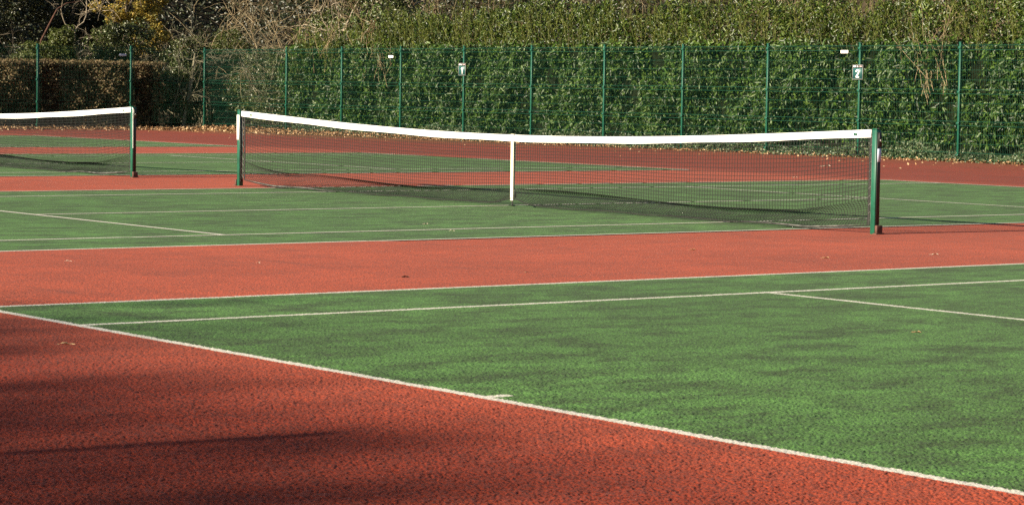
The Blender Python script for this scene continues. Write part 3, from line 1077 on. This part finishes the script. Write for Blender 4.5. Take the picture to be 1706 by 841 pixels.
# ------------------------------------------------------------------ shrubs and trees
def shrub(name, label, cat, loc, blobs, mat, leaf, n, clump_r=0.32, clumps=40, stem_mat='bark_dark', stems=7, h=2.0, seed=1, group=None, out=0.6, part='foliage', stem_r=0.022):
    rng = np.random.default_rng(seed)
    root = thing(name, label, cat, loc, group)
    cs, os_ = [], []
    tot = sum(b[1][0] * b[1][2] for b in blobs)
    for c, r in blobs:
        k = int(n * r[0] * r[2] / tot)
        C, O = clump_points(k, (loc[0] + c[0], loc[1] + c[1], c[2]), r, max(6, int(clumps * r[0] * r[2] / tot * len(blobs))), clump_r, rng, 0.35)
        cs.append(C)
        os_.append(O)
    leaves(part, np.concatenate(cs), np.concatenate(os_), leaf[0], leaf[1], M[mat], root, rng, out, 0.25)
    mb = MB()
    a = rng.uniform(0, 2 * np.pi, stems)
    st = np.stack([loc[0] + 0.12 * np.cos(a), loc[1] + 0.12 * np.sin(a), np.zeros(stems)], -1)
    dr = np.stack([0.35 * np.cos(a), 0.35 * np.sin(a), np.ones(stems)], -1)
    b = wander(stems, st, dr, h * rng.uniform(0.7, 1.05, stems), rng, 8, 0.12)
    twig_mesh(mb, b, stem_r, rng, 6, h * 0.3, 0.2, 2, 0.004)
    mb.build("stems", M[stem_mat], root)
    return root

def tree(name, label, loc, trunk_r, trunk_h, blobs, mat, leaf, n, seed, clump_r=0.5, clumps=60, bark='bark_dark', lean=(0, 0), limbs=9, limb_len=2.0, cat="tree", group=None):
    rng = np.random.default_rng(seed)
    root = thing(name, label, cat, loc, group)
    mb = MB()
    p0 = np.array([loc[0], loc[1], -0.05])
    t = np.linspace(0, 1, 12)
    path = p0 + np.stack([lean[0] * t ** 1.3 + 0.05 * np.sin(t * 6 + seed), lean[1] * t ** 1.3 + 0.05 * np.cos(t * 5 + seed), trunk_h * t], -1)
    mb.tube(path, trunk_r * np.linspace(1.25, 0.35, 12), 9)
    a = rng.uniform(0, 2 * np.pi, limbs)
    i = rng.integers(4, 12, limbs)
    st = path[i]
    dr = np.stack([np.cos(a), np.sin(a), rng.uniform(0.3, 1.2, limbs)], -1)
    b = wander(limbs, st, dr, limb_len * rng.uniform(0.6, 1.2, limbs), rng, 8, 0.18)
    twig_mesh(mb, b, trunk_r * 0.4, rng, 5, limb_len * 0.5, 0.22, 2, 0.005)
    mb.build("trunk", M[bark], root, smooth=True)
    cs, os_ = [], []
    tot = sum(q[1][0] * q[1][2] for q in blobs)
    for c, r in blobs:
        k = int(n * r[0] * r[2] / tot)
        C, O = clump_points(k, (loc[0] + c[0], loc[1] + c[1], c[2]), r, max(6, int(clumps * r[0] * r[2] / tot)), clump_r, rng, 0.3)
        cs.append(C)
        os_.append(O)
    leaves("crown", np.concatenate(cs), np.concatenate(os_), leaf[0], leaf[1], M[mat], root, rng, 0.7, 0.3)
    return root

def thicket(name, label, loc, width, depth, h, n, mat, seed, r0=0.013, kids=5, grav=0.05, bend=0.2, levels=2, base=0.0, cat="shrub", dead=0, tilt=(0, 0), spread=0.5):
    rng = np.random.default_rng(seed)
    root = thing(name, label, cat, loc)
    mb = MB()
    st = np.stack([loc[0] + rng.normal(0, width * 0.35, n), loc[1] + rng.normal(0, depth * 0.35, n), np.full(n, base)], -1)
    dr = np.stack([rng.normal(tilt[0], spread, n), rng.normal(tilt[1], spread * 0.6, n), np.ones(n)], -1)
    b = wander(n, st, dr, h * rng.uniform(0.6, 1.2, n), rng, 10, bend, grav)
    tips = twig_mesh(mb, b, r0, rng, kids, h * 0.28, 0.28, levels, 0.0045, grav)
    mb.build("branches", M[mat], root)
    if dead:
        P = tips.reshape(-1, 3)
        C = P[rng.integers(0, len(P), dead)] + rng.normal(0, 0.03, (dead, 3))
        leaves("withered_leaves", C, rand_unit(dead, rng), 0.07, 0.035, M['dead'], root, rng, 0.6, 0.3)
    return root

# --- left corner, behind the side fence
tree("evergreen_tree", "large dark evergreen filling the top left corner of the photo", (-54.4, 18.0, 0), 0.22, 5.5,
     [((0, 0, 4.8), (2.3, 2.6, 2.8)), ((0.8, 1.4, 3.2), (1.2, 1.2, 1.2))], 'dark', (0.11, 0.06), 24000, 21, 0.5, 70)
tree("evergreen_tree", "dark evergreen behind the forked pale sapling, left of the golden tree", (-55.0, 22.8, 0), 0.20, 6.0,
     [((0, 0, 4.4), (2.0, 2.4, 3.0)), ((0.4, -0.6, 2.6), (1.4, 1.6, 1.5))], 'dark', (0.11, 0.05), 26000, 22, 0.5, 70)
shrub("leafy_shrub", "yellow green shrub rising above the clipped brown hedge beside the left fence post", "shrub", (-48.7, 17.9, 0),
      [((0, 0.1, 2.2), (0.6, 0.95, 0.62)), ((0.1, 0.55, 2.75), (0.35, 0.4, 0.45)), ((0, -0.6, 2.0), (0.5, 0.6, 0.4))], 'lime', (0.085, 0.045), 9000, 0.22, 46, h=2.6, seed=31)
shrub("ivy_shrub", "dark glossy ivy mass over the brown hedge, below the golden leaves", "shrub", (-48.9, 20.35, 0),
      [((0, 0, 2.4), (0.7, 0.9, 1.1)), ((0.2, 0.8, 2.2), (0.7, 0.7, 1.2)), ((0.2, -0.3, 1.7), (0.6, 0.8, 0.9))], 'ivy', (0.075, 0.06), 15000, 0.25, 60, h=3.0, seed=32)
tree("golden_tree", "small autumn tree with golden yellow leaves above the left fence", (-50.4, 21.6, 0), 0.07, 4.6,
     [((0, 0.2, 4.3), (1.0, 1.25, 1.2)), ((0.3, 0.5, 3.3), (0.6, 0.7, 0.9)), ((0.5, 0.9, 2.8), (0.4, 0.4, 0.6))], 'gold', (0.085, 0.06), 9000, 33, 0.26, 60, bark='bark', limbs=14, limb_len=1.5)

def forked_sapling():
    root = thing("forked_sapling", "pale bare forked stem standing above the brown hedge", "sapling", (-48.9, 19.0, 0))
    mb = MB()
    x = -48.9
    mb.tube([(x, 19.0, 0), (x + .02, 19.02, 1.2), (x, 18.98, 2.0), (x + .02, 19.03, 2.7), (x, 19.02, 3.02)], [.04, .038, .034, .030, .028], 7)
    mb.tube([(x, 19.02, 3.02), (x, 18.86, 3.16), (x, 18.68, 3.28), (x, 18.60, 3.46), (x + .05, 18.5, 3.75)], [.028, .024, .022, .017, .010], 6)
    mb.tube([(x, 19.02, 3.02), (x, 19.12, 3.20), (x, 19.33, 3.34), (x, 19.42, 3.55), (x, 19.44, 3.95), (x, 19.40, 4.4)], [.026, .024, .022, .018, .013, .008], 6)
    rng = np.random.default_rng(4)
    st = np.array([[x, 18.6, 3.46], [x, 19.42, 3.55], [x, 19.43, 3.8], [x, 18.52, 3.7], [x, 19.12, 3.2]])
    b = wander(5, st, np.array([[0, -.6, .8], [0, .7, .7], [0, -.5, 1], [0, .4, 1], [.3, -.2, 1]]), np.full(5, 0.7), rng, 7, 0.2)
    twig_mesh(mb, b, 0.009, rng, 5, 0.35, 0.25, 1, 0.004)
    mb.build("stem", M['bark'], root, smooth=True)
    # its leaning reddish neighbour
    root = thing("bare_sapling", "reddish bare stem leaning right in the dark top left corner", "sapling", (-49.6, 17.3, 0))
    mb = MB()
    x = -49.6
    mb.tube([(x, 17.3, 0), (x, 17.9, 1.8), (x, 18.2, 2.75), (x, 18.5, 3.3), (x, 18.75, 3.75), (x, 19.1, 3.95), (x, 19.6, 4.02)], [.045, .04, .034, .03, .026, .02, .012], 7)
    mb.build("stem", M['bark_red'], root, smooth=True)
forked_sapling()

thicket("bare_shrub", "tangle of grey leafless branches right of the golden tree", (-50.2, 24.4, 0), 1.7, 0.9, 4.3, 24, 'twig_grey', 41, 0.022, 4, 0.06, 0.22, 2)
thicket("bare_shrub", "big straw coloured tangle of bare stems above the fence corner", (-48.0, 25.6, 0), 2.8, 1.2, 5.0, 30, 'twig', 42, 0.021, 4, 0.05, 0.22, 2, dead=500)
thicket("bare_shrub", "thin pale bare stems rising between the straw tangle and the laurel", (-44.6, 25.4, 0), 1.4, 0.8, 5.0, 16, 'twig', 43, 0.017, 4, 0.0, 0.12, 2, spread=0.25)
shrub("ivy_shrub", "olive ivy thicket with bright leaf glints in the fence corner", "shrub", (-43.6, 23.3, 0),
      [((-1.6, 0, 1.1), (1.0, 0.6, 1.1)), ((0.2, -0.1, 1.0), (1.2, 0.6, 1.0)), ((1.4, 0, 1.1), (0.9, 0.6, 1.1)), ((-0.8, 0.2, 1.9), (1.2, 0.6, 0.6)), ((0.9, 0.2, 1.9), (1.1, 0.6, 0.7))],
      'ivy', (0.085, 0.065), 26000, 0.27, 130, 'twig_grey', 14, 2.6, 51, out=0.8)
shrub("ivy_shrub", "dark ivy mound behind the side fence, right of the brown hedge", "shrub", (-47.3, 21.6, 0),
      [((0, 0, 0.9), (0.7, 1.1, 0.9)), ((-0.2, 0.4, 1.6), (0.6, 1.0, 0.9)), ((-0.6, 0.9, 2.3), (0.6, 0.8, 0.6))], 'ivy', (0.075, 0.055), 14000, 0.26, 60, 'twig_grey', 8, 2.6, 52)
shrub("leafy_shrub", "olive leafed shrub under the grey tangle behind the corner post", "shrub", (-49.0, 24.0, 0),
      [((0, 0, 1.7), (1.3, 0.8, 1.5)), ((0.8, 0.3, 2.6), (0.9, 0.6, 0.8))], 'lime', (0.07, 0.045), 9000, 0.26, 60, 'twig_grey', 8, 2.8, 53)

def leaning_trunk():
    root = thing("bare_tree", "grey bare leaning trunk behind the corner fence post", "trunk", (-46.75, 21.75, 0))
    mb = MB()
    mb.tube([(-46.75, 21.75, -0.05), (-46.77, 21.85, 0.5), (-46.80, 22.0, 1.1), (-46.86, 22.12, 1.6), (-46.90, 22.2, 2.0), (-46.97, 22.3, 2.4)], [.075, .07, .066, .062, .05, .03], 8)
    mb.build("trunk", M['twig_grey'], root, smooth=True)
leaning_trunk()

tree("ivy_clad_tree", "dark ivy covered tree with glinting leaves over the left part of the laurel hedge", (-41.4, 25.6, 0), 0.16, 6.0,
     [((0, 0, 4.0), (2.4, 1.2, 2.6)), ((1.8, -0.5, 3.0), (1.6, 0.9, 1.0)), ((-1.4, -0.6, 2.8), (1.4, 0.8, 1.1))], 'ivy', (0.095, 0.075), 26000, 61, 0.40, 90, bark='bark', limbs=12, limb_len=2.2)
thicket("brown_shrub", "withered brown shrub above the hedge between the 1 sign and the ivy covered tree", (-37.6, 25.9, 0), 2.6, 0.8, 4.3, 34, 'twig', 62, 0.011, 4, 0.02, 0.16, 2, dead=4200)
thicket("brown_shrub", "long low bank of withered brown stems along the top of the laurel hedge", (-29.0, 26.0, 0), 7.0, 0.8, 3.9, 36, 'twig', 63, 0.010, 4, 0.02, 0.16, 2, dead=3500)
thicket("straw_clump", "straw coloured dead stalks over the hedge left of the 2 sign", (-22.6, 25.5, 0), 1.0, 0.6, 4.2, 60, 'twig', 64, 0.010, 3, 0.0, 0.07, 1, spread=0.14, dead=1500)
thicket("straw_clump", "straw coloured dead stalks over the hedge above the rightmost fence post", (-17.8, 25.3, 0), 1.4, 0.6, 4.0, 70, 'twig', 65, 0.010, 3, 0.0, 0.07, 1, spread=0.16, dead=1800)
thicket("straw_clump", "straw coloured dead stalks at the top right corner of the photo", (-14.6, 25.2, 0), 1.4, 0.6, 4.0, 80, 'twig', 66, 0.010, 3, 0.0, 0.07, 1, spread=0.14, dead=1500)

# undergrowth on the bank: reads as one mass
def undergrowth():
    rng = np.random.default_rng(71)
    n = 60000
    x = rng.uniform(-62, 4, n)
    y = rng.uniform(27.0, 33, n)
    C = np.stack([x, y, np.zeros(n)], -1)
    hz = np.interp(y, [26.5, 28, 30, 33], [0, 0.5, 2.0, 4.2])
    C[:, 2] = hz + rng.exponential(0.45, n) + 0.3 * np.sin(x * 1.3) + 0.1
    n2 = 60000
    y2 = rng.uniform(6, 38, n2)
    x2 = rng.uniform(-66, -56, n2)
    C2 = np.stack([x2, y2, np.interp(-x2, [55.5, 57, 59, 62, 67], [0, 0.6, 2.2, 4.4, 6.6]) + rng.exponential(0.45, n2) + 0.1], -1)
    o = leaves("undergrowth", np.concatenate([C, C2]), np.tile([0.2, -0.7, 0.7], (n + n2, 1)), 0.16, 0.09, M['dark'], None, rng, 0.8, 0.2)
    tag(o, "dark evergreen undergrowth covering the bank behind the hedges", "undergrowth", kind='stuff')
undergrowth()

# --- trees behind the photographer's left, whose shade falls on the near run-off
for tx, ty, blobs, sd in ((5.6, -62.0, [((-1.0, 0, 15.9), (2.3, 2.0, 1.3)), ((1.3, 0.4, 15.95), (2.2, 2.0, 1.3))], 81),
                          (9.9, -62.6, [((-0.8, 0, 16.2), (2.0, 2.0, 1.3)), ((1.2, 0.3, 16.0), (1.8, 2.0, 1.3))], 82),
                          (12.6, -62.9, [((0, 0, 16.1), (1.8, 1.8, 1.3))], 83)):
    tree("broadleaf_tree", "tall thin leafed tree standing well beyond the near end of the courts", (tx, ty, 0), 0.35, 15.5, blobs, 'lime', (0.17, 0.11),
         int(880 * sum(b[1][0] * b[1][2] for b in blobs)), sd, 0.5, int(30 * sum(b[1][0] * b[1][2] for b in blobs)), bark='bark_dark',
         limbs=20, limb_len=2.2, group="trees beyond the near end of the courts")
def shadow_pole():
    x, y = 15.40, -24.5  # unseen pole, inferred from its long shadow on the run-off
    root = thing("tall_pole", "slim tall green post beyond the near baseline", "post", (x, y, 0))
    mb = MB()
    mb.box(x - 0.05, x + 0.05, y - 0.05, y + 0.05, -0.02, 4.0, 0.008)
    mb.build("post_body", M['fence'], root)
    mb = MB()
    mb.box(x - 0.055, x + 0.055, y - 0.055, y + 0.055, 4.001, 4.04, 0.01)
    mb.build("cap", M['fence'], root)
shadow_pole()

# ------------------------------------------------------------------ ground ivy, leaf drift, fallen leaves
def ground_ivy():
    rng = np.random.default_rng(91)
    n = 30000
    x = rng.uniform(-41, -5, n)
    y = 22.15 + rng.normal(0.1, 0.22, n)
    h = 0.30 + 0.10 * np.sin(x * 1.1) + 0.08 * np.sin(x * 3.7)
    z = 0.02 + np.maximum(h - np.abs(y - 22.3) * 0.35, 0.03) * rng.random(n)
    o = leaves("ground_ivy", np.stack([x, y, z], -1), np.tile([0.0, -0.6, 0.7], (n, 1)), 0.062, 0.05, M['ivy_ground'], None, rng, 0.6, 0.1)
    tag(o, "low pale green ivy along the foot of the back fence", "ground ivy", kind='stuff')
ground_ivy()

def leaf_drift():
    rng = np.random.default_rng(92)
    P = []
    n = 9000
    x = rng.uniform(-45.7, -5, n)
    wid = np.interp(x, [-46, -40, -34, -26, -10], [1.3, 0.9, 0.45, 0.28, 0.25])
    y = 21.95 - rng.exponential(1, n) * wid * 0.45
    P.append(np.stack([x, y, rng.uniform(0.005, 0.16, n) * np.interp(x, [-46, -36, -30], [1, 0.7, 0.3]) * np.clip((y - 20.6) / 1.3, 0.05, 1)], -1))
    P[0] = P[0][rng.random(n) < np.interp(x, [-36, -28], [1.0, 0.4])]
    n = 3600
    y = rng.uniform(9, 21.9, n)
    x = -45.7 + rng.exponential(0.45, n)
    P.append(np.stack([x, y, rng.uniform(0.005, 0.07, n)], -1))
    n = 260                                # stray leaves scattered over the far run-off
    P.append(np.stack([rng.uniform(-45, -8, n), 21.7 - rng.exponential(1.6, n), np.full(n, 0.012)], -1))
    C = np.concatenate(P)
    o = leaves("leaf_litter", C, np.tile([0.0, -0.25, 0.9], (len(C), 1)), np.interp(C[:, 0], [-42, -33], [0.088, 0.058]), np.interp(C[:, 0], [-42, -33], [0.056, 0.038]), M['litter'], None, rng, 0.55, 0.0)
    tag(o, "drift of dry tan leaves along the foot of the far fences", "leaf litter", kind='stuff')
leaf_drift()

def fallen_leaf_mesh(seed):
    rng = random.Random(seed)
    nu, nv = 9, 5
    V = []
    curl = rng.uniform(0.8, 1.5)
    for i in range(nu):
        t = i / (nu - 1)
        w = 0.30 * math.sin(math.pi * min(1, t * 0.93 + 0.05)) ** 0.8 * (1 + 0.18 * math.sin(t * 19))
        for j in range(nv):
            s = (j / (nv - 1) - 0.5) * 2
            V.append(((t - 0.5), s * w, 0.03 + 0.20 * curl * abs(s) ** 1.4 * w * 2 + 0.10 * math.sin(t * 3.0 + seed) ** 2 + 0.03 * s * math.sin(t * 9)))
    F = [(i * nv + j, (i + 1) * nv + j, (i + 1) * nv + j + 1, i * nv + j + 1) for i in range(nu - 1) for j in range(nv - 1)]
    mb = MB()
    mb.add(V, F)
    mb.tube([(-0.5, 0, 0.05), (-0.62, 0.02, 0.10), (-0.74, 0.06, 0.08)], 0.012, 4)
    return mb.mesh("fallen_leaf")

FM = {(k, s): None for k in ('fallen', 'fallen_pale', 'fallen_dark') for s in (1, 2, 3)}
for (k, s) in list(FM):
    me = fallen_leaf_mesh(s)
    me.materials.append(M[k])
    FM[(k, s)] = me
FALLEN = [
    ((12.75, -12.41), 'fallen', 1, 0.13, 1.0, "curled tan leaf casting a shadow on the near red run-off, outside the court corner"),
    ((16.74, -13.96), 'fallen_pale', 2, 0.055, 0.6, "pale dry leaf on the near red run-off just below the long thin shadow"),
    ((17.33, -14.09), 'fallen_pale', 3, 0.045, 0.9, "thin pale leaf on the near red run-off, close to the bottom edge"),
    ((17.82, -13.93), 'fallen_pale', 1, 0.035, 0.7, "tiny pale leaf at the bottom edge of the shaded red run-off"),
    ((13.68, -12.43), 'fallen_pale', 2, 0.035, 0.2, "tiny pale leaf on the near red run-off, farther of a close pair by the baseline"),
    ((14.03, -12.66), 'fallen_pale', 3, 0.035, 1.9, "tiny pale leaf on the near red run-off, nearer of a close pair by the baseline"),
    ((14.51, -7.64), 'fallen', 2, 0.095, 0.9, "curled brown leaf with a dark shadow alone on the near green court"),
    ((15.74, -10.87), 'fallen_pale', 1, 0.05, 0.8, "small pale leaf lying in the middle of the near green court"),
    ((14.31, -10.41), 'fallen_pale', 2, 0.04, 0.4, "tiny pale leaf on the near green court, behind the centre mark"),
    ((9.41, -7.9), 'fallen_dark', 3, 0.11, 0.8, "dark rotten leaf on the red strip between the two nearest courts"),
    ((9.40, -6.74), 'fallen', 1, 0.07, 1.6, "small brown upright leaf on the red strip, right of the dark rotten one"),
    ((9.14, -3.29), 'fallen', 2, 0.10, 0.8, "tan curled leaf on the red strip below the right net post"),
    ((9.20, -2.0), 'fallen_pale', 3, 0.11, 0.7, "long pale leaf on the red strip near the right edge of the photo"),
    ((7.76, -3.63), 'fallen', 2, 0.09, 1.1, "small tan leaf on the red strip just in front of the middle court"),
    ((4.37, -3.90), 'fallen_pale', 1, 0.08, 0.9, "bleached leaf lying beside the near singles line of the middle court"),
    ((3.25, -3.45), 'fallen_pale', 2, 0.08, 0.7, "bleached leaf on the green of the middle court, behind its near singles line"),
    ((7.59, -8.1), 'fallen_pale', 3, 0.07, 0.7, "small pale leaf on the red strip left of the dark rotten one"),
    ((6.78, -9.38), 'fallen_pale', 1, 0.08, 0.9, "small pale leaf on the red strip near the left edge of the photo"),
    ((-11.04, 15.89), 'fallen_pale', 2, 0.26, 0.8, "large bleached leaf on the far red run-off seen through the net"),
    ((-6.56, 10.92), 'fallen_pale', 3, 0.13, 0.8, "pale leaf on the far corner of the middle court, seen through the net"),
]
for (x, y), k, s, size, rz, lab in FALLEN:
    o = bpy.data.objects.new("fallen_leaf", FM[(k, s)])
    COL.objects.link(o)
    o.location = (x, y, 0.006 if abs(x) < 32 else 0.006)
    o.rotation_euler = (0, 0, rz)
    o.scale = (size * 0.62,) * 3
    tag(o, lab, "leaf", "fallen leaves on the courts")
